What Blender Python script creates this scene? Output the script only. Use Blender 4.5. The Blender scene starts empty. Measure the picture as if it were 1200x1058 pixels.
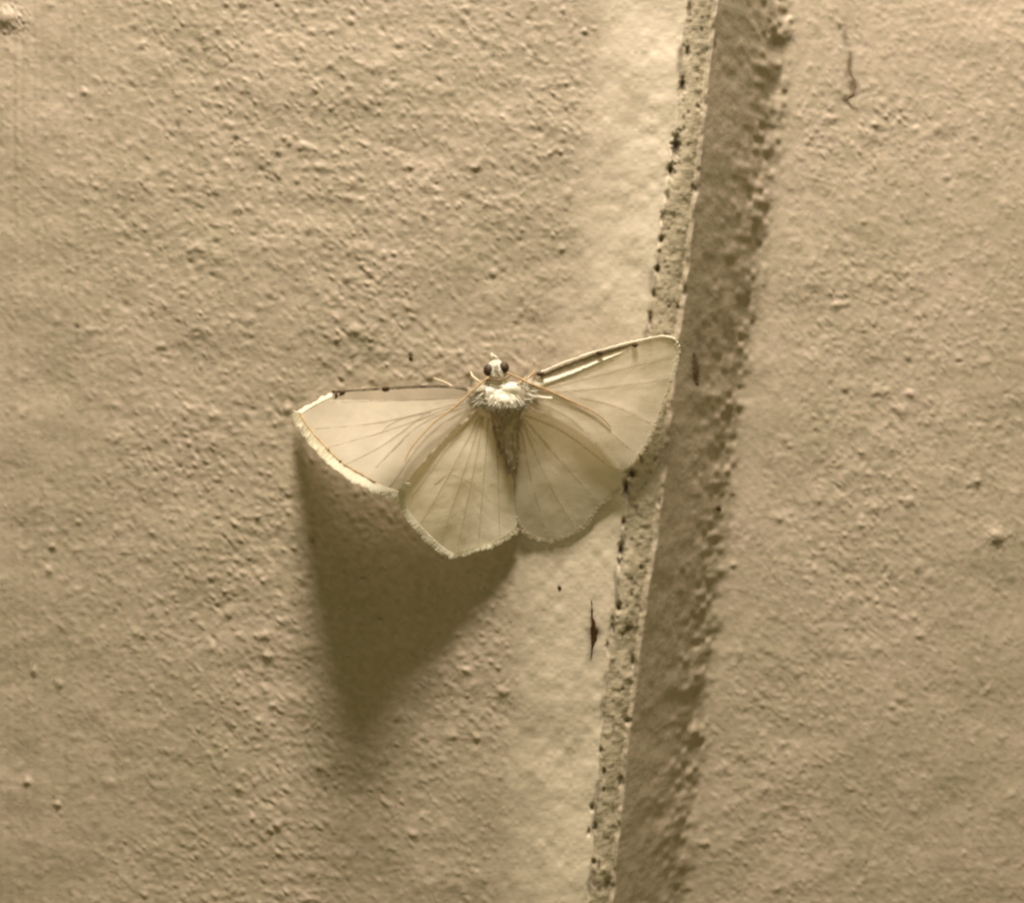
import bpy, bmesh, math, random
import numpy as np
from mathutils import Vector

random.seed(7)
rng = np.random.default_rng(11)
K = 7e-5            # one unit of the working plan = 0.07 mm; the wall seen is 84 mm wide
D = 1700.0          # camera distance in the same units (119 mm)
S = bpy.context.scene
COL = S.collection

# ------------------------------------------------------------------ camera, light, exposure
cam_d = bpy.data.cameras.new("camera")
cam = bpy.data.objects.new("camera", cam_d)
COL.objects.link(cam)
cam.location = (0, -D * K, 0)
cam.rotation_euler = (math.radians(90), 0, 0)
cam_d.sensor_width = 36.0
cam_d.lens = 36.0 * D / 1200.0
cam_d.clip_start = 0.002
cam_d.clip_end = 50.0
cam_d.dof.use_dof = True
cam_d.dof.focus_distance = (D - 25) * K
cam_d.dof.aperture_fstop = 26.0
S.camera = cam

S.view_settings.view_transform = 'Standard'
S.view_settings.look = 'None'
S.view_settings.gamma = 1.0
S.view_settings.exposure = 0.0
S.cycles.filter_width = 2.5

world = bpy.data.worlds.new("World")
S.world = world
world.use_nodes = True
bg = world.node_tree.nodes["Background"]
bg.inputs[0].default_value = (1.0, 0.868, 0.39, 1)     # night porch: dim warm light thrown back by the surroundings
bg.inputs[1].default_value = 0.225

# the porch bulb above the wall that the photograph is lit by
lamp_d = bpy.data.lights.new("porch_bulb", 'POINT')
lamp = bpy.data.objects.new("porch_bulb", lamp_d)
COL.objects.link(lamp)
LX, LY, LH = 670.0, -3350.0, 1200.0
lamp.location = ((LX - 600) * K, -LH * K, (529 - LY) * K)
lamp_d.shadow_soft_size = 0.033
lamp_d.color = (1.0, 0.883, 0.78)
lamp_d.energy = 8.15

# ------------------------------------------------------------------ helpers
def P(px, py, h=0.0):
    f = K * (D - h) / D
    return ((px - 600.0) * f, -h * K, (529.0 - py) * f)

def PA(px, py, h):
    f = K * (D - h) / D
    return np.stack([(px - 600.0) * f, -h * K, (529.0 - py) * f], -1)

def mesh_obj(name, verts, faces, mat, parent=None, smooth=True, mats=None, fmat=None):
    me = bpy.data.meshes.new(name)
    me.from_pydata([tuple(v) for v in verts], [], faces)
    for m in (mats or [mat]):
        me.materials.append(m)
    me.polygons.foreach_set("use_smooth", [smooth] * len(me.polygons))
    if fmat is not None:
        me.polygons.foreach_set("material_index", fmat)
    me.update()
    o = bpy.data.objects.new(name, me)
    COL.objects.link(o)
    if parent is not None:
        o.parent = parent
        o.matrix_parent_inverse = parent.matrix_world.inverted()
    return o

def empty(name, loc):
    o = bpy.data.objects.new(name, None)
    o.empty_display_size = 0.005
    o.location = loc
    COL.objects.link(o)
    bpy.context.view_layer.update()
    return o

def lattice(x, y, sx, sy, seed):
    """smooth value noise, -1..1"""
    r = np.random.default_rng(seed)
    T = r.uniform(-1, 1, (256, 256))
    u = x / sx + 1000.37; v = y / sy + 1000.71
    i = np.floor(u).astype(int); j = np.floor(v).astype(int)
    fu = u - i; fv = v - j
    fu = fu * fu * fu * (fu * (fu * 6 - 15) + 10); fv = fv * fv * fv * (fv * (fv * 6 - 15) + 10)
    a = T[j % 256, i % 256]; b = T[j % 256, (i + 1) % 256]
    c = T[(j + 1) % 256, i % 256]; d = T[(j + 1) % 256, (i + 1) % 256]
    return (a * (1 - fu) + b * fu) * (1 - fv) + (c * (1 - fu) + d * fu) * fv

def specks(x, y, cell, rad, seed, power=3.0, stretch=1.35):
    """rounded grains scattered one to a cell, most of them faint"""
    r = np.random.default_rng(seed)
    jx, jy, am, rr = r.uniform(0, 1, (4, 256, 256))
    u = x / (cell * stretch) + 300; v = y / cell + 300
    i = np.floor(u).astype(int); j = np.floor(v).astype(int)
    out = np.zeros(np.shape(x))
    for di in (-1, 0, 1):
        for dj in (-1, 0, 1):
            a, b = (i + di) % 256, (j + dj) % 256
            dx = (i + di + jx[b, a] - u) * cell; dy = (j + dj + jy[b, a] - v) * cell
            R2 = (rad * (0.65 + 0.7 * rr[b, a])) ** 2
            out = np.maximum(out, am[b, a] ** power * np.exp(-(dx * dx + dy * dy) / R2))
    return out

def rot(x, y, deg):
    a = math.radians(deg)
    return x * math.cos(a) + y * math.sin(a), -x * math.sin(a) + y * math.cos(a)

def sstep(a, b, x):
    t = np.clip((x - a) / (b - a), 0, 1)
    return t * t * (3 - 2 * t)

# ------------------------------------------------------------------ materials
def new_mat(name):
    m = bpy.data.materials.new(name)
    m.use_nodes = True
    nt = m.node_tree
    return m, nt, nt.nodes["Principled BSDF"]

def ramp(nt, stops):
    n = nt.nodes.new("ShaderNodeValToRGB")
    el = n.color_ramp.elements
    while len(el) < len(stops): el.new(0.5)
    for e, (p, c) in zip(el, stops):
        e.position = p; e.color = (*c, 1)
    return n

def paint_mat(name, c_lo, c_hi, bump=0.35, rough=0.62):
    m, nt, b = new_mat(name)
    L = nt.links.new
    tc = nt.nodes.new("ShaderNodeTexCoord")
    n1 = nt.nodes.new("ShaderNodeTexNoise"); n1.inputs["Scale"].default_value = 90; n1.inputs["Detail"].default_value = 5
    n1.inputs["Roughness"].default_value = 0.65
    L(tc.outputs["Object"], n1.inputs["Vector"])
    r1 = ramp(nt, [(0.36, c_lo), (0.68, c_hi)])
    nf = nt.nodes.new("ShaderNodeTexNoise"); nf.inputs["Scale"].default_value = 1500; nf.inputs["Detail"].default_value = 4
    L(tc.outputs["Object"], nf.inputs["Vector"])
    av = nt.nodes.new("ShaderNodeMath"); av.operation = 'MULTIPLY_ADD'; av.inputs[1].default_value = 0.55
    L(nf.outputs["Fac"], av.inputs[0])
    sc_ = nt.nodes.new("ShaderNodeMath"); sc_.operation = 'MULTIPLY'; sc_.inputs[1].default_value = 0.5
    L(n1.outputs["Fac"], sc_.inputs[0]); L(sc_.outputs[0], av.inputs[2])
    L(av.outputs[0], r1.inputs["Fac"])
    at = nt.nodes.new("ShaderNodeAttribute"); at.attribute_name = "dirt"
    n3 = nt.nodes.new("ShaderNodeTexNoise"); n3.inputs["Scale"].default_value = 2600; n3.inputs["Detail"].default_value = 4
    L(tc.outputs["Object"], n3.inputs["Vector"])
    mu = nt.nodes.new("ShaderNodeMath"); mu.operation = 'MULTIPLY_ADD'; mu.use_clamp = True
    L(at.outputs["Fac"], mu.inputs[0]); mu.inputs[1].default_value = 0.5
    su = nt.nodes.new("ShaderNodeMath"); su.operation = 'MULTIPLY_ADD'
    L(n3.outputs["Fac"], su.inputs[0]); su.inputs[1].default_value = 2.2; su.inputs[2].default_value = -0.25
    L(su.outputs[0], mu.inputs[2])
    mu2 = nt.nodes.new("ShaderNodeMath"); mu2.operation = 'MULTIPLY'; mu2.use_clamp = True
    L(at.outputs["Fac"], mu2.inputs[0]); L(mu.outputs[0], mu2.inputs[1])
    mx = nt.nodes.new("ShaderNodeMix"); mx.data_type = 'RGBA'
    L(mu2.outputs[0], mx.inputs["Factor"])
    mx.inputs["B"].default_value = (0.045, 0.026, 0.011, 1)
    # paler colour standing in for stronger light on the smooth strip
    at2 = nt.nodes.new("ShaderNodeAttribute"); at2.attribute_name = "lit_strip"
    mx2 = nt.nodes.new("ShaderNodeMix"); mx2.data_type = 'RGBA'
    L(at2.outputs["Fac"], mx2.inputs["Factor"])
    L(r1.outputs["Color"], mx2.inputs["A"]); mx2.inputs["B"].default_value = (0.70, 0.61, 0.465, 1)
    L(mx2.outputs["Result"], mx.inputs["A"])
    L(mx.outputs["Result"], b.inputs["Base Color"])
    b.inputs["Roughness"].default_value = rough
    b.inputs["Specular IOR Level"].default_value = 0.35
    n2 = nt.nodes.new("ShaderNodeTexNoise"); n2.inputs["Scale"].default_value = 3000; n2.inputs["Detail"].default_value = 3
    mp = nt.nodes.new("ShaderNodeMapping"); mp.inputs["Scale"].default_value = (0.6, 1, 1.1)
    L(tc.outputs["Object"], mp.inputs["Vector"]); L(mp.outputs["Vector"], n2.inputs["Vector"])
    bp = nt.nodes.new("ShaderNodeBump"); bp.inputs["Strength"].default_value = bump
    bp.inputs["Distance"].default_value = 0.00005
    L(n2.outputs["Fac"], bp.inputs["Height"]); L(bp.outputs["Normal"], b.inputs["Normal"])
    return m

M_panel = paint_mat("cream_paint", (0.352, 0.302, 0.200), (0.500, 0.407, 0.312), 0.32)
M_bead = paint_mat("crumbling_filler", (0.37, 0.31, 0.21), (0.50, 0.43, 0.30), 0.8, 0.8)
M_groove = paint_mat("edge_paint", (0.50, 0.43, 0.30), (0.58, 0.50, 0.36), 0.25)

def wing_mat(name, col, trans, transp, tcol):
    m, nt, b = new_mat(name)
    L = nt.links.new
    out = nt.nodes["Material Output"]
    tc = nt.nodes.new("ShaderNodeTexCoord")
    n = nt.nodes.new("ShaderNodeTexNoise"); n.inputs["Scale"].default_value = 420; n.inputs["Detail"].default_value = 9
    n.inputs["Roughness"].default_value = 0.7
    L(tc.outputs["Object"], n.inputs["Vector"])
    r = ramp(nt, [(0.3, tuple(c * 0.80 for c in col)), (0.7, tuple(min(.97, c * 1.04) for c in col))])
    L(n.outputs["Fac"], r.inputs["Fac"])
    L(r.outputs["Color"], b.inputs["Base Color"])
    b.inputs["Roughness"].default_value = 0.7
    b.inputs["Specular IOR Level"].default_value = 0.2
    n2 = nt.nodes.new("ShaderNodeTexNoise"); n2.inputs["Scale"].default_value = 6000
    L(tc.outputs["Object"], n2.inputs["Vector"])
    bp = nt.nodes.new("ShaderNodeBump"); bp.inputs["Strength"].default_value = 0.5; bp.inputs["Distance"].default_value = 0.00003
    L(n2.outputs["Fac"], bp.inputs["Height"]); L(bp.outputs["Normal"], b.inputs["Normal"])
    t = nt.nodes.new("ShaderNodeBsdfTranslucent"); t.inputs["Color"].default_value = (*tcol, 1)
    mx = nt.nodes.new("ShaderNodeMixShader"); mx.inputs[0].default_value = trans
    L(b.outputs[0], mx.inputs[1]); L(t.outputs[0], mx.inputs[2])
    if transp > 0:
        tr = nt.nodes.new("ShaderNodeBsdfTransparent")
        m2 = nt.nodes.new("ShaderNodeMixShader"); m2.inputs[0].default_value = transp
        L(mx.outputs[0], m2.inputs[1]); L(tr.outputs[0], m2.inputs[2])
        L(m2.outputs[0], out.inputs["Surface"])
    else:
        L(mx.outputs[0], out.inputs["Surface"])
    return m

M_wingLH = wing_mat("hindwing_scales", (0.93, 0.85, 0.66), 0.40, 0.02, (0.92, 0.82, 0.58))
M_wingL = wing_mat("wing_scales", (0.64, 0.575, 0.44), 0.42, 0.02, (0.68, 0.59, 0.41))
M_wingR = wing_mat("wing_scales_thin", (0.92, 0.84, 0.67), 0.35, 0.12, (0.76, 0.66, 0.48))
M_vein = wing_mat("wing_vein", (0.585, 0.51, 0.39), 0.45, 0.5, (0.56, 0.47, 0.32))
M_vein_pale = wing_mat("wing_vein_pale", (0.77, 0.69, 0.54), 0.35, 0.6, (0.73, 0.63, 0.45))
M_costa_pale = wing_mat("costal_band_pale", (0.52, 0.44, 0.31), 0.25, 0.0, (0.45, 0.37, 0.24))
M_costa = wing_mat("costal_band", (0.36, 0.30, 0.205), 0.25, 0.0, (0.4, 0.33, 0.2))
M_fringe = wing_mat("fringe_hair", (0.95, 0.88, 0.70), 0.2, 0.0, (0.95, 0.88, 0.68))
M_fur = wing_mat("white_fur", (0.97, 0.90, 0.76), 0.3, 0.0, (0.97, 0.90, 0.72))

def plain(name, col, rough=0.6, spec=0.3, scale=2500, var=0.25):
    m, nt, b = new_mat(name)
    L = nt.links.new
    tc = nt.nodes.new("ShaderNodeTexCoord")
    n = nt.nodes.new("ShaderNodeTexNoise"); n.inputs["Scale"].default_value = scale; n.inputs["Detail"].default_value = 4
    L(tc.outputs["Object"], n.inputs["Vector"])
    r = ramp(nt, [(0.3, tuple(c * (1 - var) for c in col)), (0.7, tuple(c * (1 + var * .6) for c in col))])
    L(n.outputs["Fac"], r.inputs["Fac"]); L(r.outputs["Color"], b.inputs["Base Color"])
    b.inputs["Roughness"].default_value = rough; b.inputs["Specular IOR Level"].default_value = spec
    return m
M_brown = plain("dark_brown_margin", (0.10, 0.055, 0.022))
M_antenna = plain("antenna_brown", (0.42, 0.28, 0.125))
M_eye = plain("compound_eye", (0.06, 0.038, 0.018), 0.55, 0.3)
M_abd = plain("abdomen_scales", (0.56, 0.46, 0.33), 0.8, 0.1)
M_abdfur = plain("grey_brown_fur", (0.56, 0.46, 0.33), 0.9, 0.05)
M_leg = plain("leg_scales", (0.66, 0.56, 0.38), 0.7)
M_dirt = plain("dried_dirt", (0.07, 0.036, 0.013), 0.9, 0.1, 2500, 0.5)
M_white_fleck = plain("paint_lump", (0.72, 0.63, 0.48), 0.6, 0.3)

# ------------------------------------------------------------------ the wall: one relief, three parts
ys_k = np.array([-700, 0, 150, 300, 400, 560, 650, 750, 850, 1058, 1760.])
xl_k = np.array([880, 805, 791, 770, 757, 739, 728, 716, 706, 690, 630.])      # left edge of the filler bead
xr_k = np.array([915, 838, 823, 806, 794, 776, 765, 749, 736, 716, 656.])      # right edge
xd_k = np.array([1022, 944, 931, 913, 892, 874, 864, 853, 840, 818, 756.])     # foot of the sloping edge
xs_k = np.array([770, 697, 684, 668, 652, 628, 614, 603, 596, 581, 520.])      # where the rough coat begins

def smoothed(k):
    yy = np.arange(-700, 1760, 2.0)
    v = np.interp(yy, ys_k, k)
    w = np.hanning(61); w /= w.sum()
    v = np.convolve(np.pad(v, 30, mode='reflect', reflect_type='odd'), w, mode='valid')
    return yy, v
TX = {n: smoothed(k) for n, k in (('l', xl_k), ('r', xr_k), ('d', xd_k), ('s', xs_k))}
def edge(n, y): return np.interp(y, *TX[n])

# spots: (x, y, sx, sy, height, dirt)
pits = [(800, 100, 3, 9, -5, 1), (792, 172, 4.5, 12, -7, 1), (786, 200, 3, 7, -6, .9), (806, 62, 2.5, 6, -4, .7), (808, 12, 2.5, 12, -3, .8),
        (782, 232, 2.5, 5, -4, .7), (776, 256, 2, 7, -4, .7), (775, 282, 2.4, 4, -4, .8), (771, 316, 2.6, 6, -5, 1), (766, 345, 2, 5, -3, .7),
        (762, 376, 2.2, 9, -4, .8), (742, 520, 2, 7, -3, .7), (741, 556, 4.5, 5, -6, 1), (734, 572, 4, 12, -6, 1), (731, 612, 2.4, 5, -5, .9),
        (728, 645, 3, 8, -6, 1), (726, 660, 2, 6, -4, .8), (725, 712, 3, 5, -5, .9), (718, 735, 2, 9, -4, .8), (712, 757, 2, 6, -3, .7),
        (742, 777, 2.5, 5, -4, .7), (736, 846, 3.5, 3, -4, .7), (727, 918, 3, 5, -4, .8), (694, 946, 2.5, 4, -4, .8), (698, 970, 2, 5, -3, .7),
        (696, 1010, 3, 4, -4, .7), (690, 975, 2, 4, -3, .6), (816, 222, 4, 6, -3, .7), (818, 125, 3, 3, -3, .5), (838, 55, 2.5, 8, -2, .4),
        (773, 590, 2, 7, -3, .6), (768, 540, 2, 4, -2, .4), (708, 905, 2, 6, -3, .6), (712, 1040, 5, 8, -3, .7), (704, 880, 2.3, 4, -3, .6)]
lumps = [(8, 22, 15, 12, 9, 0), (1168, 628, 10, 10, 7, 0), (926, 24, 4, 4, 5, 0), (794, 962, 4, 5, 4, 0), (826, 988, 6, 4, 4, 0),
         (40, 785, 4, 5, 4, 0), (70, 800, 4, 7, 3, 0), (32, 915, 5, 4, 4, 0), (68, 942, 4, 4, 4, 0), (62, 640, 4, 4, 3.5, 0), (58, 668, 4, 5, 3.5, 0),
         (313, 768, 6, 4, 5, 0), (267, 718, 5, 5, 3, 0), (165, 55, 10, 3, 2, 0), (100, 108, 5, 4, 3, 0), (113, 218, 4, 4, 3, 0),
         (395, 399, 4, 3, 4, .5), (481, 414, 3, 3, 3, .8), (685, 37, 4, 3, 3.5, .2), (660, 12, 3, 3, 3, .2), (860, 662, 4, 3, 3, 0), (868, 764, 4, 5, 3, 0),
         (1110, 208, 6, 4, 3, .3), (1146, 563, 5, 4, 3, 0), (1040, 458, 5, 4, 3, 0), (792, 700, 3, 16, 2.5, 0), (800, 770, 3, 8, 2, 0),
         (505, 441, 5, 4, 3, 0), (310, 745, 8, 5, 3, 0), (320, 826, 5, 3, 3, 0)]
darks = [(694, 742, 4, 24, 0, .7), (696, 741, 7, 9, 0, 1), (692, 768, 5, 9, 0, .5), (815, 430, 6, 19, 0, .9), (820, 405, 6, 16, 0, .4), (996, 76, 4, 17, 0, .75), (1000, 102, 6, 10, 0, .9), (991, 116, 6, 4, 0, .8), (991, 42, 3.5, 14, 0, .55), (764, 330, 4, 14, 0, .35), (722, 690, 3, 26, 0, .6),
         (655, 688, 1.8, 1.8, 0, 1), (843, 595, 2.6, 2.4, 0, 1), (324, 8, 3, 2, -1, .6), (276, 164, 3, 4, -1.5, .6), (325, 185, 4, 4, -1.5, .6),
         (208, 148, 4, 6, -1, .5), (91, 384, 3, 2.5, -1, .7), (366, 634, 4, 3, -1, .5), (380, 290, 3, 3, -.5, .5), (764, 138, 2, 1, 0, .6),
         (745, 62, 2, 1.5, 0, .6), (927, 45, 5, 7, -2, .4), (700, 202, 1, 1, 0, .8), (1075, 678, 2, 2, 0, .7), (985, 34, 3, 3, -1, .5)]

TEXAMP = 0.70
def lower(items):
    out = []
    for it in items:
        x, y = it[0], it[1]
        r_, d_ = float(edge('r', y)), 600 + (float(edge('d', y)) - 600) / 1.068
        f = 1 + 0.068 * min(1, max(0, (x - r_) / (d_ - r_)))
        out.append((600 + (x - 600) * f, 529 + (y - 529) * f) + tuple(it[2:]))
    return out
pits, lumps, darks = lower(pits), lower(lumps), lower(darks)

def relief(x, y):
    """height, dirt and paleness of the wall at plan position x, y"""
    l, r, d, s = edge('l', y), edge('r', y), edge('d', y), edge('s', y)
    r0 = r
    l = l + 1.6 * lattice(x * 0, y, 1, 15, 61) + 1.2 * lattice(x * 0, y, 1, 41, 62)
    r = r + 1.6 * lattice(x * 0, y, 1, 17, 63) + 0.6 * lattice(x * 0, y, 1, 6, 64)
    wob = 10 * lattice(x, y, 22, 16, 3) + 7 * lattice(x, y, 9, 7, 4)
    base = np.zeros_like(x)
    tg = np.clip((x - r0) / (d - r0), 0, 1)
    wf = 5 * lattice(x, y, 19, 23, 6) + 3 * lattice(x, y, 8, 9, 7)
    DEPTH = 120.0
    q = (x - r0) / (d - r0 + 0.8 * wf * np.clip(tg, 0, 1))
    # straight slope that eases into the lower panel over its last part
    e = np.clip((q - 0.82) / 0.32, 0, 1)
    prof = np.where(q < 0.82, q, 0.82 + 0.32 * (e - 0.5 * e * e))
    base = -DEPTH * np.clip(prof, 0, 2)
    # bead, rough and swollen
    tb = (x - l) / (r - l)
    inb = sstep(-0.12, 0.08, tb) * (1 - sstep(0.9, 1.12, tb))
    bead = inb * (0.6 + 3.0 * np.sin(np.clip(tb, 0, 1) * np.pi) - 9.0 * np.clip(tb, 0, 1) ** 1.3 + 0.55 * lattice(x, y, 7, 9, 21) + 0.30 * lattice(x, y, 3.6, 4.4, 22) + 1.0 * specks(x, y, 9, 3.6, 24, 2) + 2.0 * lattice(x, y, 18, 44, 23))
    # rough roller coat
    rl = sstep(-22, 18, (s - x) + wob)
    rr = sstep(-10, 38, (x - d) + 0.7 * wob)
    rough = np.clip(rl + rr, 0, 1)
    calm = 0.45 + 0.55 * sstep(30, 260, x)                       # calmer paint at the far left
    calm = np.where(x > d, 0.95 - 0.25 * sstep(1000, 1250, x), calm)
    var = 0.95 + 0.3 * lattice(x, y, 120, 100, 5)
    def coat(deg):
        xa, ya = rot(x, y, deg)
        wx = xa + 2.5 * lattice(x, y, 21, 21, 8); wy = ya + 2 * lattice(x, y, 19, 19, 9)
        n1 = lattice(wx, wy, 12, 7.5, 10)
        n2 = lattice(wx + 90, wy, 6.0, 4.2, 12)
        xb, yb = rot(wx, wy, 31)
        n5 = lattice(xb, yb, 7.5, 5.6, 77)
        n3 = lattice(wx, wy + 50, 30, 17, 13)
        xc, yc = rot(wx, wy, -23)
        g1 = specks(xb + 2 * n1, yb, 7.5, 3.0, 15)
        g2 = specks(xc, yc + 1.5 * n2, 5.2, 2.3, 14)
        g3 = specks(xc + 5, yc + 3, 23, 4.6, 78, 5)
        g4 = specks(xb + 15, yb + 3, 15, 3.4, 79, 4)
        return 0.24 * n1 + 0.22 * n2 + 0.24 * n5 + 0.42 * n3 + 1.75 * g1 + 1.15 * g2 + 2.8 * g3 - 1.8 * g4
    tilt = sstep(800, 1000, x)
    h = base + bead + TEXAMP * rough * calm * var * (coat(8) * (1 - tilt) + coat(24) * tilt)
    # long undulation of the board and brush drag
    h += (1 - inb) * (1.2 * lattice(x, y, 90, 70, 16) + 0.7 * lattice(x, y, 40, 34, 17))
    # smoother filled strip and edge keep a little grain of their own
    h += (1 - rough) * (1 - inb) * (0.5 * lattice(x, y, 11, 13, 18) + 0.17 * lattice(x, y, 4.5, 4.5, 19) + 0.5 * lattice(x, y, 26, 30, 20))
    # vertical brush strokes at the far left
    h += (1 - sstep(60, 260, x)) * (0.30 * lattice(x, y, 4.5, 260, 31) + 0.3 * lattice(x, y, 9, 180, 32))
    h += 1.2 * np.exp(-((x - 48) / 12) ** 2) * sstep(480, 640, y)
    dirt = np.zeros_like(x)
    for (cx, cy, sx, sy, hh, dd) in pits + lumps + darks:
        dx = (x - cx) / sx; dy = (y - cy) / sy
        m = (np.abs(dx) < 3.2) & (np.abs(dy) < 3.2)
        if not m.any(): continue
        wv = 0.45 * lattice(x[m], y[m], 2.4, 3.1, 40)
        g = np.exp(-(dx[m] ** 2 + dy[m] ** 2) * (1 + wv))
        h[m] += hh * (0.55 if hh > 0 else 1.0) * g
        dirt[m] = np.maximum(dirt[m], dd * g)
    # grime caught along the bead's left and right foot
    foot = np.exp(-((tb + 0.02) / 0.10) ** 2) * np.clip(lattice(x, y, 40, 33, 50) * 1.2 + 0.1 + 0.35 * lattice(x, y, 9, 15, 57), 0, 0.8)
    foot2 = np.exp(-((tb - 1.02) / 0.16) ** 2) * np.clip(lattice(x, y, 9, 26, 51) * 1.1 - 0.1, 0, 1)
    spot = inb * np.clip(lattice(x, y, 5.5, 6.5, 52) - 0.55, 0, 1) * 1.6
    h -= 2.0 * foot + 1.2 * spot
    dirt = np.maximum.reduce([dirt, 0.65 * foot, 0.45 * foot2, spot])
    fleck = rough * np.clip(lattice(x, y, 5, 4, 53) - 0.86, 0, 1) * 4.0
    dirt = np.maximum(dirt, fleck)
    lit_strip = (1 - rough) * (x < l) * (0.30 + 0.55 * np.clip((x - s) / (l - s), 0, 1) + 0.2 * lattice(x, y, 30, 40, 54))  # painted brightening of the smooth strip, growing towards the seam
    lit_strip = np.clip(lit_strip, 0, 1)
    return h, np.clip(dirt, 0, 1), lit_strip

def axis(lo, dlo, dhi, hi, fine, coarse):
    a = np.arange(dlo, lo, -coarse)[::-1][:-1] if lo < dlo else np.array([])
    b = np.arange(dlo, dhi, fine)
    c = np.arange(dhi, hi + coarse, coarse) if hi > dhi else np.array([dhi])
    return np.concatenate([a, b, c])
ROWS = axis(-640, -100, 1160, 1700, 1.85, 5)
def part_cols(kind, Y):
    if kind == 'left':
        fixed = axis(-720, -80, 560, 560, 1.8, 6)
        n = 130
        t = np.linspace(0, 1, n)[1:]
        X = np.concatenate([np.broadcast_to(fixed, (len(Y), len(fixed))), 560 + (edge('l', Y)[:, None] - 560) * t[None]], 1)
    elif kind == 'bead':
        t = np.linspace(0, 1, 26); a, b = edge('l', Y)[:, None], edge('r', Y)[:, None]; X = a + (b - a) * t
    elif kind == 'slope':
        t = np.linspace(0, 1, 50); a, b = edge('r', Y)[:, None], edge('d', Y)[:, None]; X = a + (b - a) * t
    else:
        t = np.linspace(0, 1, 150)[:-1]; a = edge('r', Y)[:, None]
        fixed = axis(1010, 1010, 1290, 2000, 1.8, 6)
        X = np.concatenate([a + (1010 - a) * t, np.broadcast_to(fixed, (len(Y), len(fixed)))], 1)
    return X

def wall_part(name, kind, mat, parent, skirt=True):
    X = part_cols(kind, ROWS)
    Y = np.broadcast_to(ROWS[:, None], X.shape).astype(float)
    Xe = np.concatenate([2 * X[:, :1] - X[:, 1:2], X, 2 * X[:, -1:] - X[:, -2:-1]], 1).astype(float)
    Ye = np.concatenate([Y[:, :1], Y, Y[:, -1:]], 1)
    h, dirt, lit_strip = relief(Xe, Ye)
    hx = np.gradient(h, axis=1) / np.gradient(Xe, axis=1)
    Yg = np.gradient(Ye, axis=0); Xg = np.gradient(Xe, axis=0)
    hy = (np.gradient(h, axis=0) - hx * Xg) / Yg
    N = np.stack([-hx, -np.ones_like(h), hy], -1)[:, 1:-1]; N /= np.linalg.norm(N, axis=-1, keepdims=True)
    h, dirt, lit_strip = h[:, 1:-1], dirt[:, 1:-1], lit_strip[:, 1:-1]
    nr, nc = X.shape
    V = np.stack([(X - 600) * K, -h * K, (529 - Y) * K], -1).reshape(-1, 3)
    i = np.arange(nr - 1)[:, None] * nc + np.arange(nc - 1)[None]
    F = np.stack([i, i + nc, i + nc + 1, i + 1], -1).reshape(-1, 4)
    # solid thickness: a back skin joined round the rim
    rim = np.concatenate([np.arange(nc), (np.arange(1, nr)) * nc + nc - 1, (nr - 1) * nc + np.arange(nc - 2, -1, -1), np.arange(nr - 2, 0, -1) * nc])
    Vb = V[rim].copy(); Vb[:, 1] = 160 * K
    nv = len(V); m = len(rim)
    k = np.arange(m)
    SF = np.stack([rim, rim[(k + 1) % m], nv + (k + 1) % m, nv + k], -1)
    V = np.concatenate([V, Vb]); F = np.concatenate([F, SF])
    me = bpy.data.meshes.new(name)
    me.vertices.add(len(V)); me.vertices.foreach_set("co", V.astype(np.float32).ravel())
    me.loops.add(F.size); me.loops.foreach_set("vertex_index", F.astype(np.int32).ravel())
    me.polygons.add(len(F)); me.polygons.foreach_set("loop_start", np.arange(0, F.size, 4, dtype=np.int32))
    me.polygons.foreach_set("loop_total", np.full(len(F), 4, dtype=np.int32))
    me.update(calc_edges=True)
    sm = np.ones(len(F), dtype=bool); sm[-m:] = False
    me.polygons.foreach_set("use_smooth", sm)
    for nm, arr in (("dirt", dirt), ("lit_strip", lit_strip)):
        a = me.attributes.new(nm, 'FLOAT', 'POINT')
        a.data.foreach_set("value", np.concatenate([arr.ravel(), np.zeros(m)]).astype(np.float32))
    me.materials.append(mat)
    me.update()
    if kind != 'left_':
        NV = np.concatenate([N.reshape(-1, 3), np.tile([[0., 0., 0.]], (m, 1))])
        me.normals_split_custom_set_from_vertices(NV.astype(np.float32))
    o = bpy.data.objects.new(name, me); COL.objects.link(o); o.parent = parent
    o.matrix_parent_inverse = parent.matrix_world.inverted()
    return o

wall = empty("painted_wall", (0, 0, (529 - 1700) * K))
wall["label"] = "cream painted rough wall with a crumbling vertical seam, under the white moth"
wall["category"] = "wall"
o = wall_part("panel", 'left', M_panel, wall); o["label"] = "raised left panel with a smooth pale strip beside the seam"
o = wall_part("seam_filler", 'bead', M_bead, wall); o["label"] = "crumbling pitted filler along the seam"
o = wall_part("panel", 'right', M_panel, wall); o["label"] = "lower right panel, rough, with a smooth sloping edge beside the seam"

def wall_h(x, y):
    return float(relief(np.array([float(x)]), np.array([float(y)]))[0][0])

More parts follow.
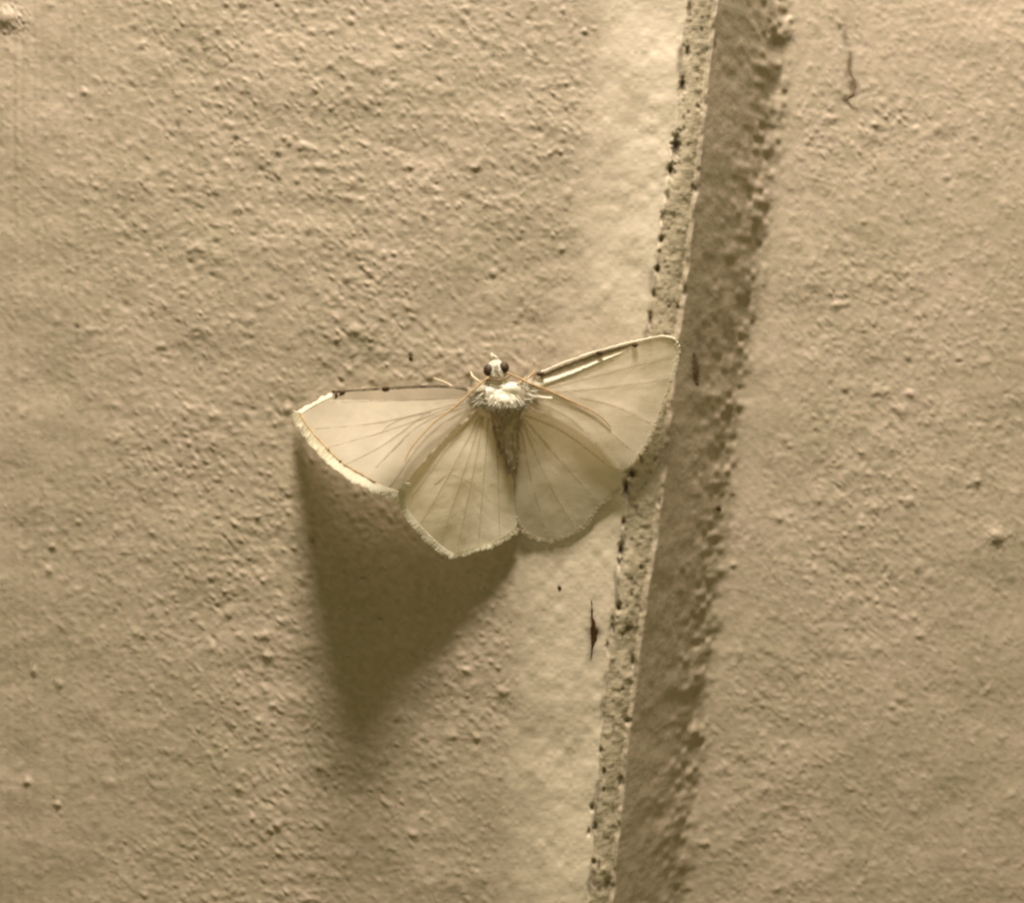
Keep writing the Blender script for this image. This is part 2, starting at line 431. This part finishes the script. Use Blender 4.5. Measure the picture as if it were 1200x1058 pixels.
def dirt_patch(name, path, widths, mat, thick=1.6, label=None, seed=1):
    """an irregular crust lying on the wall along a path"""
    r = np.random.default_rng(seed)
    pts = np.array(lower(path), float); n = 26
    cum = np.concatenate([[0], np.cumsum(np.linalg.norm(np.diff(pts, axis=0), axis=1))])
    t = np.linspace(0, cum[-1], n)
    cx = np.interp(t, cum, pts[:, 0]); cy = np.interp(t, cum, pts[:, 1]); w = np.interp(t, cum, widths)
    tx = np.gradient(cx); ty = np.gradient(cy); ln = np.hypot(tx, ty); nx, ny = -ty / ln, tx / ln
    jl = 1 + 0.65 * r.uniform(-1, 1, n); jr = 1 + 0.65 * r.uniform(-1, 1, n)
    V, F = [], []
    m = 6
    for i in range(n):
        for j in range(m + 1):
            q = j / m * 2 - 1
            wd = w[i] * (jl[i] if q < 0 else jr[i])
            x = cx[i] + nx[i] * q * wd; y = cy[i] + ny[i] * q * wd
            dome = (1 - q * q) * thick * (0.6 + 0.8 * r.random()) * min(1, w[i] / 2)
            h = wall_h(x, y) + dome - (1.0 if abs(q) == 1 or i in (0, n - 1) else 0)
            V.append(((x - 600) * K, -h * K, (529 - y) * K))
    for i in range(n - 1):
        for j in range(m):
            a = i * (m + 1) + j
            F.append((a, a + m + 1, a + m + 2, a + 1))
    o = mesh_obj(name, V, F, mat, wall)
    if label: o["label"] = label
    return o
dirt_patch("dirt_streak", [(693, 702), (694, 722), (697, 740), (694, 758), (692, 774)], [0.9, 1.5, 4.4, 1.6, 0.5], M_dirt, 1.6, "dark brown spindle of dirt on the smooth strip", 2)
dirt_patch("dirt_streak", [(813, 412), (815, 432), (817, 452)], [1.5, 4.5, 3.2], plain("brown_stain", (0.15, 0.095, 0.045)), 0.5, "brown stain on the shaded edge beside the wing tip", 3)
dirt_patch("dirt_streak", [(997, 58), (995, 78), (1001, 95), (1000, 110), (990, 118)], [1.3, 1.6, 2.6, 2.6, 1.2], plain("faded_stain", (0.22, 0.155, 0.085)), 0.6, "thin hooked brown scratch near the top", 4)
dirt_patch("dirt_speck", [(840, 594), (843, 596), (846, 597)], [1, 3.2, 1], M_dirt, 1.5, None, 5)
dirt_patch("dirt_speck", [(654, 687), (656, 689), (658, 690)], [.8, 2.3, .8], M_dirt, 1.2, None, 6)
dirt_patch("dirt_speck", [(479, 419), (481, 420), (484, 420)], [.8, 2.2, .8], M_dirt, 1.2, None, 7)

# ------------------------------------------------------------------ the moth
moth = empty("moth", P(592, 470, 0))
moth["label"] = "small white moth with spread translucent wings and dark eyes, resting on the wall"
moth["category"] = "moth"

def tps(ctrl, smooth=0.0):
    c = np.array(ctrl, float); n = len(c)
    def U(r2): return np.where(r2 > 0, r2 * np.log(r2 + 1e-9), 0)
    d2 = ((c[:, None, :2] - c[None, :, :2]) ** 2).sum(-1) / 1e4
    A = np.zeros((n + 3, n + 3)); A[:n, :n] = U(d2) + np.eye(n) * smooth
    A[:n, n] = 1; A[:n, n + 1:] = c[:, :2] / 100; A[n, :n] = 1; A[n + 1:, :n] = c[:, :2].T / 100
    w = np.linalg.solve(A, np.concatenate([c[:, 2], np.zeros(3)]))
    def f(x, y):
        x = np.asarray(x, float); y = np.asarray(y, float)
        q = ((x[..., None] - c[:, 0]) ** 2 + (y[..., None] - c[:, 1]) ** 2) / 1e4
        return (U(q) * w[:n]).sum(-1) + w[n] + w[n + 1] * x / 100 + w[n + 2] * y / 100
    return f

HL0 = tps([(350, 485, 10), (362, 503, 38), (385, 530, 82), (412, 551, 104), (440, 567, 108), (473, 585, 84), (505, 628, 62), (530, 650, 44),
          (560, 640, 34), (590, 628, 25), (606, 612, 18), (388, 459, 26), (450, 455, 38), (500, 453, 38), (548, 454, 38), (560, 470, 38),
          (580, 500, 32), (596, 550, 26), (500, 515, 66), (440, 510, 72)], 0.004)
HR0 = tps([(612, 455, 38), (640, 438, 34), (700, 415, 26), (745, 403, 23), (790, 399, 20), (794, 425, 16), (783, 455, 14), (770, 490, 13), (755, 520, 13),
          (737, 545, 13), (715, 560, 10), (700, 598, 4.5), (675, 620, 3.5), (645, 632, 3.5), (622, 625, 7), (605, 600, 14), (603, 560, 20), (606, 500, 30),
          (660, 500, 27), (700, 500, 21), (650, 570, 17)], 0.004)

def catmull(pts, per=6, closed=True):
    P_ = [np.array(p, float) for p in pts]; n = len(P_); out = []
    for i in range(n if closed else n - 1):
        p0 = P_[(i - 1) % n] if closed or i > 0 else P_[i]
        p1 = P_[i]; p2 = P_[(i + 1) % n]
        p3 = P_[(i + 2) % n] if closed or i + 2 < n else p2
        for k in range(per):
            t = k / per
            out.append(0.5 * ((2 * p1) + (-p0 + p2) * t + (2 * p0 - 5 * p1 + 4 * p2 - p3) * t * t + (-p0 + 3 * p1 - 3 * p2 + p3) * t ** 3))
    if not closed: out.append(P_[-1])
    return np.array(out)

def tube(name, pts, rad, mat, parent, sides=6, label=None, flat=1.0, cap=True):
    """pts: (px, py, h) path"""
    W = [Vector(P(*p)) for p in pts]
    n = len(W)
    rad = np.interp(np.linspace(0, 1, n), np.linspace(0, 1, len(rad)), rad) * K
    V, F = [], []
    for i in range(n):
        t = (W[min(i + 1, n - 1)] - W[max(i - 1, 0)]).normalized()
        a = t.cross(Vector((0, 1, 0)))
        if a.length < 1e-6: a = Vector((1, 0, 0))
        a.normalize(); b = t.cross(a).normalized()
        for k in range(sides):
            an = 2 * math.pi * k / sides
            V.append(W[i] + (a * math.cos(an) + b * math.sin(an) * flat) * rad[i])
    for i in range(n - 1):
        for k in range(sides):
            F.append((i * sides + k, i * sides + (k + 1) % sides, (i + 1) * sides + (k + 1) % sides, (i + 1) * sides + k))
    if cap:
        F.append(tuple(range(sides))[::-1]); F.append(tuple((n - 1) * sides + k for k in range(sides)))
    o = mesh_obj(name, V, F, mat, parent)
    if label: o["label"] = label
    return o

def vein_dist(x, y, veins):
    best = np.full(np.shape(x), 1e9)
    for v in veins:
        for (x0, y0), (x1, y1) in zip(v[:-1], v[1:]):
            dx, dy = x1 - x0, y1 - y0
            t = np.clip(((x - x0) * dx + (y - y0) * dy) / (dx * dx + dy * dy), 0, 1)
            best = np.minimum(best, np.hypot(x - x0 - t * dx, y - y0 - t * dy))
    return best

def make_wing(name, outline, centre, hf, mat, veins, off=0.0, label=None, rings=22, jag=0.6, seed=1, wrinkle=1.0):
    r = np.random.default_rng(seed)
    ol = catmull(outline, 10)
    ol = ol + r.normal(0, jag * 0.35, ol.shape)
    cen = np.array(centre, float)
    vv = [catmull(v, 4, False) for v in veins]
    def H(x, y):
        x = np.asarray(x, float); y = np.asarray(y, float)
        d = vein_dist(x, y, vv)
        return hf(x, y) + off + wrinkle * (0.35 * np.exp(-(d / 5.0) ** 2) + 0.8 * lattice(x, y, 24, 24, seed + 60) + 0.22 * lattice(x, y, 6, 6, seed + 61))
    n = len(ol); V = []; F = []
    for k in range(1, rings + 1):
        f = k / rings
        pts = cen + (ol - cen) * f
        V.append(PA(pts[:, 0], pts[:, 1], H(pts[:, 0], pts[:, 1])))
    c0 = PA(cen[0], cen[1], H(cen[0], cen[1]))
    V = np.concatenate([c0[None]] + V)
    for i in range(n):
        F.append((0, 1 + i, 1 + (i + 1) % n))
    for k in range(rings - 1):
        for i in range(n):
            a = 1 + k * n + i; b = 1 + k * n + (i + 1) % n
            F.append((a, a + n, b + n, b))
    o = mesh_obj(name, V, F, mat, moth)
    if label: o["label"] = label
    for v in vv:
        pts = [(p[0], p[1], float(H(p[0], p[1])) - 0.08) for p in v]
        tube("vein", pts, [1.9, 1.5, 0.9], M_vein_pale if mat in (M_wingR, M_wingLH) else M_vein, o, 8, None, 0.10)
    return o, H

def hairs(name, roots, dirs, lens, wid, mat, parent, label=None, seed=0, curl=0.15):
    """roots: (px,py,h); dirs in the same axes; each hair a thin three-sided spike"""
    r = np.random.default_rng(seed)
    V, F = [], []
    for (p, d, ln) in zip(roots, dirs, lens):
        p = np.array(p, float); d = np.array(d, float); d /= np.linalg.norm(d) + 1e-9
        up = np.array([0, 0, 1.0]); s = np.cross(d, up)
        if np.linalg.norm(s) < 1e-3: s = np.array([1.0, 0, 0])
        s /= np.linalg.norm(s); u = np.cross(s, d)
        bend = (s * r.normal() + u * r.normal()) * curl * ln
        i0 = len(V)
        for a in (0, 2.1, 4.2):
            q = p + (s * math.cos(a) + u * math.sin(a)) * wid
            V.append(P(*q))
        for a in (0, 2.1, 4.2):
            q = p + d * ln * 0.55 + bend * 0.35 + (s * math.cos(a) + u * math.sin(a)) * wid * 0.7
            V.append(P(*q))
        V.append(P(*(p + d * ln + bend)))
        for k in range(3):
            k2 = (k + 1) % 3
            F.append((i0 + k, i0 + k2, i0 + 3 + k2, i0 + 3 + k)); F.append((i0 + 3 + k, i0 + 3 + k2, i0 + 6))
    o = mesh_obj(name, V, F, mat, parent)
    o["kind"] = "stuff"
    if label: o["label"] = label
    return o

def fringe(parent, H, path, ln, density, seed, mat=M_fringe, wid=0.45, outward=None, spread=0.25, inset=1.0):
    r = np.random.default_rng(seed)
    c = catmull(path, 12, False)
    seg = np.linalg.norm(np.diff(c, axis=0), axis=1); cum = np.concatenate([[0], np.cumsum(seg)])
    n = int(cum[-1] * density)
    t = np.sort(r.uniform(0, cum[-1], n))
    x = np.interp(t, cum, c[:, 0]); y = np.interp(t, cum, c[:, 1])
    tx = np.interp(t, cum, np.gradient(c[:, 0])); ty = np.interp(t, cum, np.gradient(c[:, 1]))
    lnn = np.hypot(tx, ty); nx, ny = -ty / lnn, tx / lnn
    ox, oy = outward
    sg = np.sign(nx * (x - ox) + ny * (y - oy)); nx, ny = nx * sg, ny * sg
    V, F = [], []
    for i in range(n):
        x0, y0 = x[i] - nx[i] * inset, y[i] - ny[i] * inset
        a = r.normal(0, spread)
        dx, dy = nx[i] * math.cos(a) - ny[i] * math.sin(a), nx[i] * math.sin(a) + ny[i] * math.cos(a)
        L_ = ln * (0.85 + 0.3 * float(lattice(np.array([x[i]]), np.array([y[i]]), 5, 5, seed)[0])) * r.uniform(0.75, 1.1)
        h0 = float(H(x0, y0)) + r.uniform(0.1, 0.9); h1 = float(H(x0 + dx * L_, y0 + dy * L_)) + r.uniform(-0.5, 0.9)
        i0 = len(V)
        for (f, w) in ((0, wid), (0.6, wid * 1.1), (1, wid * 0.35)):
            for sg_ in (-1, 1):
                V.append(P(x0 + dx * L_ * f - dy * w * sg_, y0 + dy * L_ * f + dx * w * sg_, h0 + (h1 - h0) * f))
        F.append((i0, i0 + 1, i0 + 3, i0 + 2)); F.append((i0 + 2, i0 + 3, i0 + 5, i0 + 4))
    o = mesh_obj("fringe", V, F, mat, parent); o["kind"] = "stuff"
    return o

# --- left side (towards the photo's left), wings lifted off the wall
hl_out = [(566, 472), (548, 492), (524, 512), (500, 538), (480, 560), (473, 580), (479, 600), (492, 616), (510, 634), (531, 649), (548, 645), (566, 638),
          (590, 630), (605, 618), (604, 590), (600, 550), (592, 510), (580, 480)]
hl_veins = [[(560, 482), (520, 530), (482, 582)], [(562, 486), (528, 550), (493, 612)], [(564, 488), (540, 560), (515, 634)], [(566, 488), (552, 562), (535, 646)],
            [(572, 490), (566, 560), (560, 638)], [(580, 492), (583, 560), (585, 628)], [(508, 566), (522, 556), (536, 558), (552, 566)]]
hwl, Hhl = make_wing("hindwing", hl_out, (545, 565), HL0, M_wingLH, hl_veins, -6.0, "left hindwing with fine radiating veins", seed=3)
fringe(hwl, Hhl, [(474, 572), (475, 592), (485, 609), (500, 625), (516, 640), (531, 650)], 9, 11, 5, outward=(545, 565), wid=0.8)
fringe(hwl, Hhl, [(531, 650), (560, 641), (590, 630), (605, 618)], 7, 8, 6, outward=(545, 565), wid=0.7)

fl_out = [(556, 456), (530, 452), (500, 452), (450, 454), (412, 457), (388, 459), (384, 469), (368, 475), (352, 484), (361, 500), (384, 528), (410, 549), (440, 566), (464, 575),
          (478, 562), (496, 540), (520, 514), (545, 490), (562, 474)]
fl_veins = [[(552, 466), (470, 470), (390, 472)], [(550, 470), (450, 495), (370, 503)], [(548, 472), (455, 505), (384, 525)],
            [(500, 485), (450, 522), (405, 545)], [(548, 476), (490, 500), (430, 560)], [(548, 478), (500, 512), (455, 572)], [(505, 484), (475, 490), (455, 500), (447, 508)]]
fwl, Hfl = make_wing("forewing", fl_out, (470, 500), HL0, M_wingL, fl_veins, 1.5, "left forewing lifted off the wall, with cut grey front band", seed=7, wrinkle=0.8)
fringe(fwl, Hfl, [(352, 484), (361, 501), (384, 529), (410, 550), (440, 567), (466, 576)], 11.5, 15, 9, outward=(470, 500), wid=1.0)
fringe(fwl, Hfl, [(388, 464), (370, 473), (352, 484)], 5.5, 8, 10, outward=(470, 500), wid=0.8, spread=0.5)
fringe(fwl, Hfl, [(470, 572), (474, 566)], 9, 12, 11, outward=(470, 500), wid=0.8)

def band(name, top, bot, H, mat, parent, lift=1.4, label=None, n=90, m=7, jag=0.3, seed=2):
    r = np.random.default_rng(seed)
    a = catmull(top, 12, False); b = catmull(bot, 12, False)
    def res(c):
        cum = np.concatenate([[0], np.cumsum(np.linalg.norm(np.diff(c, axis=0), axis=1))]); t = np.linspace(0, cum[-1], n)
        return np.stack([np.interp(t, cum, c[:, 0]), np.interp(t, cum, c[:, 1])], -1)
    a, b = res(a), res(b)
    a = a + r.normal(0, jag, a.shape); b = b + r.normal(0, jag, b.shape)
    V, F = [], []
    for i in range(n):
        for j in range(m):
            q = a[i] + (b[i] - a[i]) * j / (m - 1)
            V.append(P(q[0], q[1], float(H(q[0], q[1])) + 0.12 + lift * math.sin(math.pi * j / (m - 1)) * min(1, 6 * i / n, 6 * (n - 1 - i) / n)))
    for i in range(n - 1):
        for j in range(m - 1):
            k = i * m + j
            F.append((k, k + 1, k + m + 1, k + m))
    o = mesh_obj(name, V, F, mat, parent)
    if label: o["label"] = label
    return o
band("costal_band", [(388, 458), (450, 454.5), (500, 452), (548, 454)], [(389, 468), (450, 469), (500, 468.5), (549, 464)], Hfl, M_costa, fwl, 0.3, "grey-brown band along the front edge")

def margin_line(path, H, rad, mat, parent, lift=1.6, seed=3, name="margin_line"):
    c = catmull(path, 14, False); r = np.random.default_rng(seed)
    pts = [(p[0] + r.normal(0, .25), p[1] + r.normal(0, .25), float(H(p[0], p[1])) + lift) for p in c]
    rr = np.abs(np.array(rad)[0] * (1 + 0.45 * lattice(np.arange(len(pts)) * 1.0, np.zeros(len(pts)), 2.3, 1, seed)))
    return tube(name, pts, list(rr), mat, parent, 6)
margin_line([(388, 458.5), (420, 456.5), (450, 454.5), (500, 452), (535, 452.5), (548, 455)], Hfl, [0.5], M_brown, fwl)
M_tan = plain("tan_margin", (0.40, 0.26, 0.11))
margin_line([(352, 485), (361, 500), (378, 520), (398, 540), (415, 551), (440, 565)], Hfl, [0.9], M_tan, fwl, 1.0, 5)

def blob(name, c, rx, ry, rh, mat, parent, seed=1, rough=0.15, seg=14):
    r = np.random.default_rng(seed); V, F = [], []
    rings = seg // 2
    for i in range(rings + 1):
        th = math.pi * i / rings
        for j in range(seg):
            ph = 2 * math.pi * j / seg
            k = 1 + rough * r.uniform(-1, 1)
            V.append(P(c[0] + rx * k * math.sin(th) * math.cos(ph), c[1] + ry * k * math.cos(th), c[2] + rh * k * math.sin(th) * math.sin(ph)))
    for i in range(rings):
        for j in range(seg):
            F.append((i * seg + j, i * seg + (j + 1) % seg, (i + 1) * seg + (j + 1) % seg, (i + 1) * seg + j))
    return mesh_obj(name, V, F, mat, parent)
def spot(x, y, H, rx, ry, parent, seed): return blob("dark_spot", (x, y, float(H(x, y)) + 2.4), rx, ry, 1.4, M_brown, parent, seed)
spot(401, 459.5, Hfl, 3.6, 2.6, fwl, 1); spot(394, 463, Hfl, 2.0, 3.0, fwl, 2); spot(452, 454.8, Hfl, 4.4, 2.6, fwl, 3)
spot(399, 540, Hfl, 1.6, 0.9, fwl, 4); spot(385, 527, Hfl, 1.8, 1.0, fwl, 8)

# --- right side, wings pressed to the wall and over the seam
hr_out = [(604, 484), (606, 520), (604, 560), (605, 600), (612, 618), (628, 629), (648, 631), (670, 623), (686, 612), (696, 598), (712, 582), (728, 570), (722, 545), (710, 522),
          (690, 506), (660, 492), (630, 482), (612, 478)]
hr_veins = [[(614, 486), (660, 506), (716, 548)], [(612, 488), (655, 538), (700, 588)], [(611, 492), (640, 560), (672, 616)], [(609, 492), (622, 560), (640, 626)]]
hwr, Hhr = make_wing("hindwing", hr_out, (655, 558), HR0, M_wingR, hr_veins, -0.5, "right hindwing flat against the wall with ragged lower edge", seed=13, jag=1.2, wrinkle=0.7)
fringe(hwr, Hhr, [(606, 606), (615, 621), (630, 630), (648, 632), (670, 624), (686, 613), (696, 599), (712, 583), (727, 571)], 6, 4.5, 15, M_wingR, outward=(655, 558), wid=0.8, spread=.45)

fr_out = [(606, 462), (622, 449), (640, 438), (670, 425), (702, 414), (745, 402), (772, 396), (788, 398), (794, 409), (791, 428), (783, 455), (771, 488), (756, 520),
          (738, 546), (722, 548), (706, 530), (684, 510), (655, 492), (625, 478)]
fr_veins = [[(628, 456), (690, 436), (738, 412)], [(626, 459), (700, 440), (786, 418)], [(628, 461), (705, 455), (784, 444)], [(680, 466), (720, 476), (762, 496)], [(634, 466), (690, 487), (742, 530)], [(626, 470), (670, 492), (722, 546)]]
fwr, Hfr = make_wing("forewing", fr_out, (700, 468), HR0, M_wingR, fr_veins, 7.5, "right forewing lying over the seam, pale fold along its front", seed=17, wrinkle=0.7)
fringe(fwr, Hfr, [(788, 398), (794, 409), (791, 428), (783, 455)], 5, 5, 19, outward=(700, 468), wid=0.4)
fringe(fwr, Hfr, [(783, 455), (771, 488), (756, 520), (738, 546)], 6, 3, 20, M_wingR, outward=(700, 468), wid=0.4, spread=0.6)
band("costal_band", [(632, 440), (660, 428.5), (702, 413), (742, 403)], [(634, 444.5), (665, 434), (704, 419), (740, 405.5)], Hfr, M_costa_pale, fwr, 0.2, "grey-brown band along the front edge", seed=6)
M_fold = plain("pale_fold", (0.82, 0.75, 0.60), 0.6, 0.2, 2500, 0.06)
band("wing_fold", [(618, 452), (634, 446.5), (665, 436.5), (704, 421.5), (736, 410)], [(622, 461), (640, 452.5), (670, 441), (706, 424.5), (736, 410.8)], Hfr, M_fold, fwr, 1.4, "bright fold behind the band", seed=7)
margin_line([(630, 441), (660, 428.5), (702, 413.5), (745, 402)], Hfr, [0.45], M_brown, fwr, 1.0, 8)
margin_line([(630, 438), (660, 425.5), (702, 411), (745, 400), (772, 394.5), (788, 396.5), (795, 404), (797, 414)], Hfr, [1.15], M_fringe, fwr, 0.2, 9, "pale_rim")
spot(703, 413.5, Hfr, 4.2, 2.4, fwr, 5); spot(744, 404, Hfr, 3.6, 3.0, fwr, 6); spot(633, 438, Hfr, 5, 2.6, fwr, 7)

# --- body: one lofted skin
sp = [  # px, py, h, half width, half depth
    (581, 419, 27, 1.5, 1.5), (581, 422, 28, 4.5, 5), (581, 427, 30, 9, 8), (582, 433, 31, 11, 9), (582.5, 440, 31, 11.5, 9), (583, 445, 30, 8, 8),
    (584, 448, 25, 15, 9), (586, 453, 27, 23, 11), (587, 459, 30, 27, 12), (589, 466, 34, 26, 12), (591, 473, 37, 21, 12), (592.5, 481, 33, 17.5, 12),
    (593.5, 492, 28, 16, 11), (594, 505, 27, 14.5, 10.5), (595, 515, 26, 12.5, 9.5), (597, 526, 25, 10, 8), (598.5, 537, 24, 7, 6), (600, 547, 23, 4.5, 4), (601, 556, 22, 2.2, 2), (601, 560, 22, 0.4, 0.4)]
spA = np.array(sp, float)
tt = np.linspace(0, len(sp) - 1, 90)
spi = np.stack([np.interp(tt, np.arange(len(sp)), spA[:, k]) for k in range(5)], -1)
for _ in range(2): spi[1:-1] = (spi[:-2] + 2 * spi[1:-1] + spi[2:]) / 4
sd = 28; V, F, FM = [], [], []
for i, (x, y, h, rx, rh) in enumerate(spi):
    seg_ = 1 + (0.012 * math.sin(y * 0.75) if y > 486 else 0)
    for k in range(sd):
        a = 2 * math.pi * k / sd
        n_ = 1 + (0.05 if y < 482 else 0.015) * float(lattice(np.array([a * 6.]), np.array([y]), 1.5, 4, 70)[0])
        V.append(P(x + rx * n_ * seg_ * math.cos(a), y, h + rh * n_ * seg_ * math.sin(a)))
for i in range(len(spi) - 1):
    for k in range(sd):
        F.append((i * sd + k, i * sd + (k + 1) % sd, (i + 1) * sd + (k + 1) % sd, (i + 1) * sd + k)); FM.append(1 if spi[i][1] > 475 else 0)
F.append(tuple(range(sd))); FM.append(0); F.append(tuple((len(spi) - 1) * sd + k for k in range(sd))[::-1]); FM.append(1)
body = mesh_obj("body", V, F, None, moth, mats=[M_fur, M_abd], fmat=FM)
body["label"] = "white furry head and thorax running into a grey-brown tapering abdomen"

blob("eye", (572.5, 434, 34), 6.0, 7.2, 6, M_eye, moth, 1, 0.02, 24)
blob("eye", (590.5, 431, 34), 6.2, 7.0, 6, M_eye, moth, 2, 0.02, 24)
tube("palp", [(579, 424, 30), (577, 419, 31), (576, 414, 33)], [2.4, 1.8, 1.2], M_fur, moth, 8)
tube("palp", [(583, 424, 30), (581, 419, 31), (578.5, 416, 33)], [2.4, 1.8, 1.0], M_fur, moth, 8)

# fur
def body_point(x, y):
    i = int(np.argmin(np.abs(spi[:, 1] - y))); cx, _, ch, rx, rh = spi[i]
    q = max(-0.98, min(0.98, (x - cx) / rx))
    return ch + rh * math.sqrt(1 - q * q), q, ch
def fur(n, yr, ln, wid, mat, name, label, seed, down=1.0, side=0.8, out=0.7, qmax=1.0):
    r = np.random.default_rng(seed); R, Dd, Ln = [], [], []
    for _ in range(n):
        y = r.uniform(*yr); i = int(np.argmin(np.abs(spi[:, 1] - y))); cx, _, ch, rx, rh = spi[i]
        a = r.uniform(-0.15 * math.pi, 1.15 * math.pi)
        x = cx + rx * 0.97 * math.cos(a) * qmax; h = ch + rh * 0.97 * math.sin(a)
        R.append((x, y, h)); Dd.append((side * math.cos(a) + r.normal(0, .3), down + r.normal(0, .35), out * math.sin(a) + r.normal(0, .25))); Ln.append(ln * r.uniform(.5, 1.3))
    return hairs(name, R, Dd, Ln, wid, mat, body, label, seed, 0.3)
fur(1000, (448, 476), 7, 0.6, M_fur, "thorax_fur", "white fur on the thorax", 31, down=0.6, side=0.9, out=0.12)
fur(220, (470, 478), 8, 0.55, M_fur, "thorax_fur", "longer white tufts at the back of the thorax", 32, out=0.35)
fur(420, (420, 444), 4.5, 0.45, M_fur, "head_fur", "short white fur on the head", 33, down=0.4, side=0.2, qmax=0.62)
fur(650, (477, 552), 9, 0.35, M_abdfur, "abdomen_fur", "grey-brown scales on the abdomen", 34, down=1.6, side=0.22, out=0.12)
# collar: darker line behind the head
tube("collar", [(570, 447, 31), (573, 445, 37), (579, 445.5, 41), (584, 446, 42), (590, 445, 41), (595, 443, 36), (598, 441, 31)], [0.9, 1.1, 0.9], plain("collar_brown", (0.20, 0.12, 0.05)), body, 6)
# shoulder plates
for c, rx, ry in (((570, 461, 38), 11, 7), ((602, 456, 39), 13, 7), ((590, 470, 45), 9, 7)):
    tg = blob("shoulder_tuft", c, rx, ry, 5, M_fur, body, int(c[0]), 0.16, 20)
def tufts(path, ln, n, seed, mat=M_fur, d=(1, .2, .1), wid=.6, par=None):
    r = np.random.default_rng(seed); R, Dd, Ln = [], [], []
    c = np.array(path, float)
    for _ in range(n):
        t = r.uniform(0, len(c) - 1); i = min(int(t), len(c) - 2); p = c[i] + (c[i + 1] - c[i]) * (t - i)
        R.append(p + r.normal(0, 1.2, 3)); Dd.append(np.array(d) + r.normal(0, .25, 3)); Ln.append(ln * r.uniform(.5, 1.2))
    return hairs("wing_base_fur", R, Dd, Ln, wid, mat, par or body, None, seed, .25)
tufts([(606, 452, 40), (613, 460, 41), (614, 468, 41)], 22, 220, 41, d=(1, .05, -.1))
tufts([(568, 456, 42), (564, 464, 42), (566, 472, 42)], 18, 180, 42, d=(-1, .45, -.05))
tufts([(604, 466, 46), (612, 474, 40)], 13, 60, 43, d=(.8, .8, -.1))

# antennae, feathered
def antenna(path, seed, label):
    c = catmull([p[:2] for p in path], 12, False)
    hh = np.interp(np.linspace(0, len(path) - 1, len(c)), range(len(path)), [p[2] for p in path])
    pts = [(c[i][0], c[i][1], hh[i]) for i in range(len(c))]
    o = tube("antenna", pts, [1.15, 1.0, 0.8, 0.45], M_antenna, moth, 6, label)
    r = np.random.default_rng(seed); R, Dd, Ln = [], [], []
    for i in range(4, len(pts) - 3):
        tx, ty = c[i + 1] - c[i - 1]; l = math.hypot(tx, ty)
        for s in (-1, 1):
            for _ in range(2):
                R.append(pts[i]); Dd.append((-ty / l * s + tx / l * 0.6, tx / l * s + ty / l * 0.6, -.2)); Ln.append(3.4 * (1 - i / len(pts) * .6) * r.uniform(.7, 1.2))
    hairs("bristle", R, Dd, Ln, 0.16, M_antenna, o, None, seed, .05)
antenna([(573, 442, 38), (562, 450, 45), (548, 463, 52), (530, 479, 62), (512, 492, 72), (497, 507, 80), (484, 522, 88), (478, 532, 92), (474, 541, 95)], 51, "left antenna curving back over the forewing")
antenna([(594, 437, 37), (608, 443, 42), (622, 450, 46), (643, 458, 42), (662, 467, 38), (680, 475, 35), (696, 483, 32), (708, 492, 30), (716, 501, 28)], 52, "right antenna curving back over the forewing")

# legs
def leg(pts, mat=M_leg, rad=(2.0, 1.5, 1.2, .8), label=None):
    c = catmull([p[:2] for p in pts], 5, False)
    hh = np.interp(np.linspace(0, len(pts) - 1, len(c)), range(len(pts)), [p[2] for p in pts])
    return tube("leg", [(c[i][0], c[i][1], hh[i]) for i in range(len(c))], list(rad), mat, moth, 7, label)
leg([(600, 452, 24), (614, 446, 28), (622, 440, 16), (627, 434, 3)], M_antenna, (1.8, 1.6, 1.2, .8), "brown front leg beside the right wing base")
leg([(568, 452, 24), (560, 446, 26), (554, 441, 14), (552, 436, 3)])
leg([(608, 466, 34), (622, 464, 44), (636, 466, 46), (647, 467, 45)], M_fur, (2.2, 1.8, 1.6, 2.0), "pale leg end showing on the right wing")
leg([(566, 466, 24), (545, 462, 26), (525, 450, 14), (508, 443, 4)])
leg([(606, 474, 22), (622, 484, 16), (634, 500, 10), (640, 512, 3)])
leg([(572, 476, 22), (556, 490, 20), (548, 508, 12), (544, 522, 3)])
print("TRIS", sum(sum(len(p.vertices) - 2 for p in o.data.polygons) if len(o.data.polygons) < 50000 else 2 * len(o.data.polygons) for o in S.objects if o.type == 'MESH'))
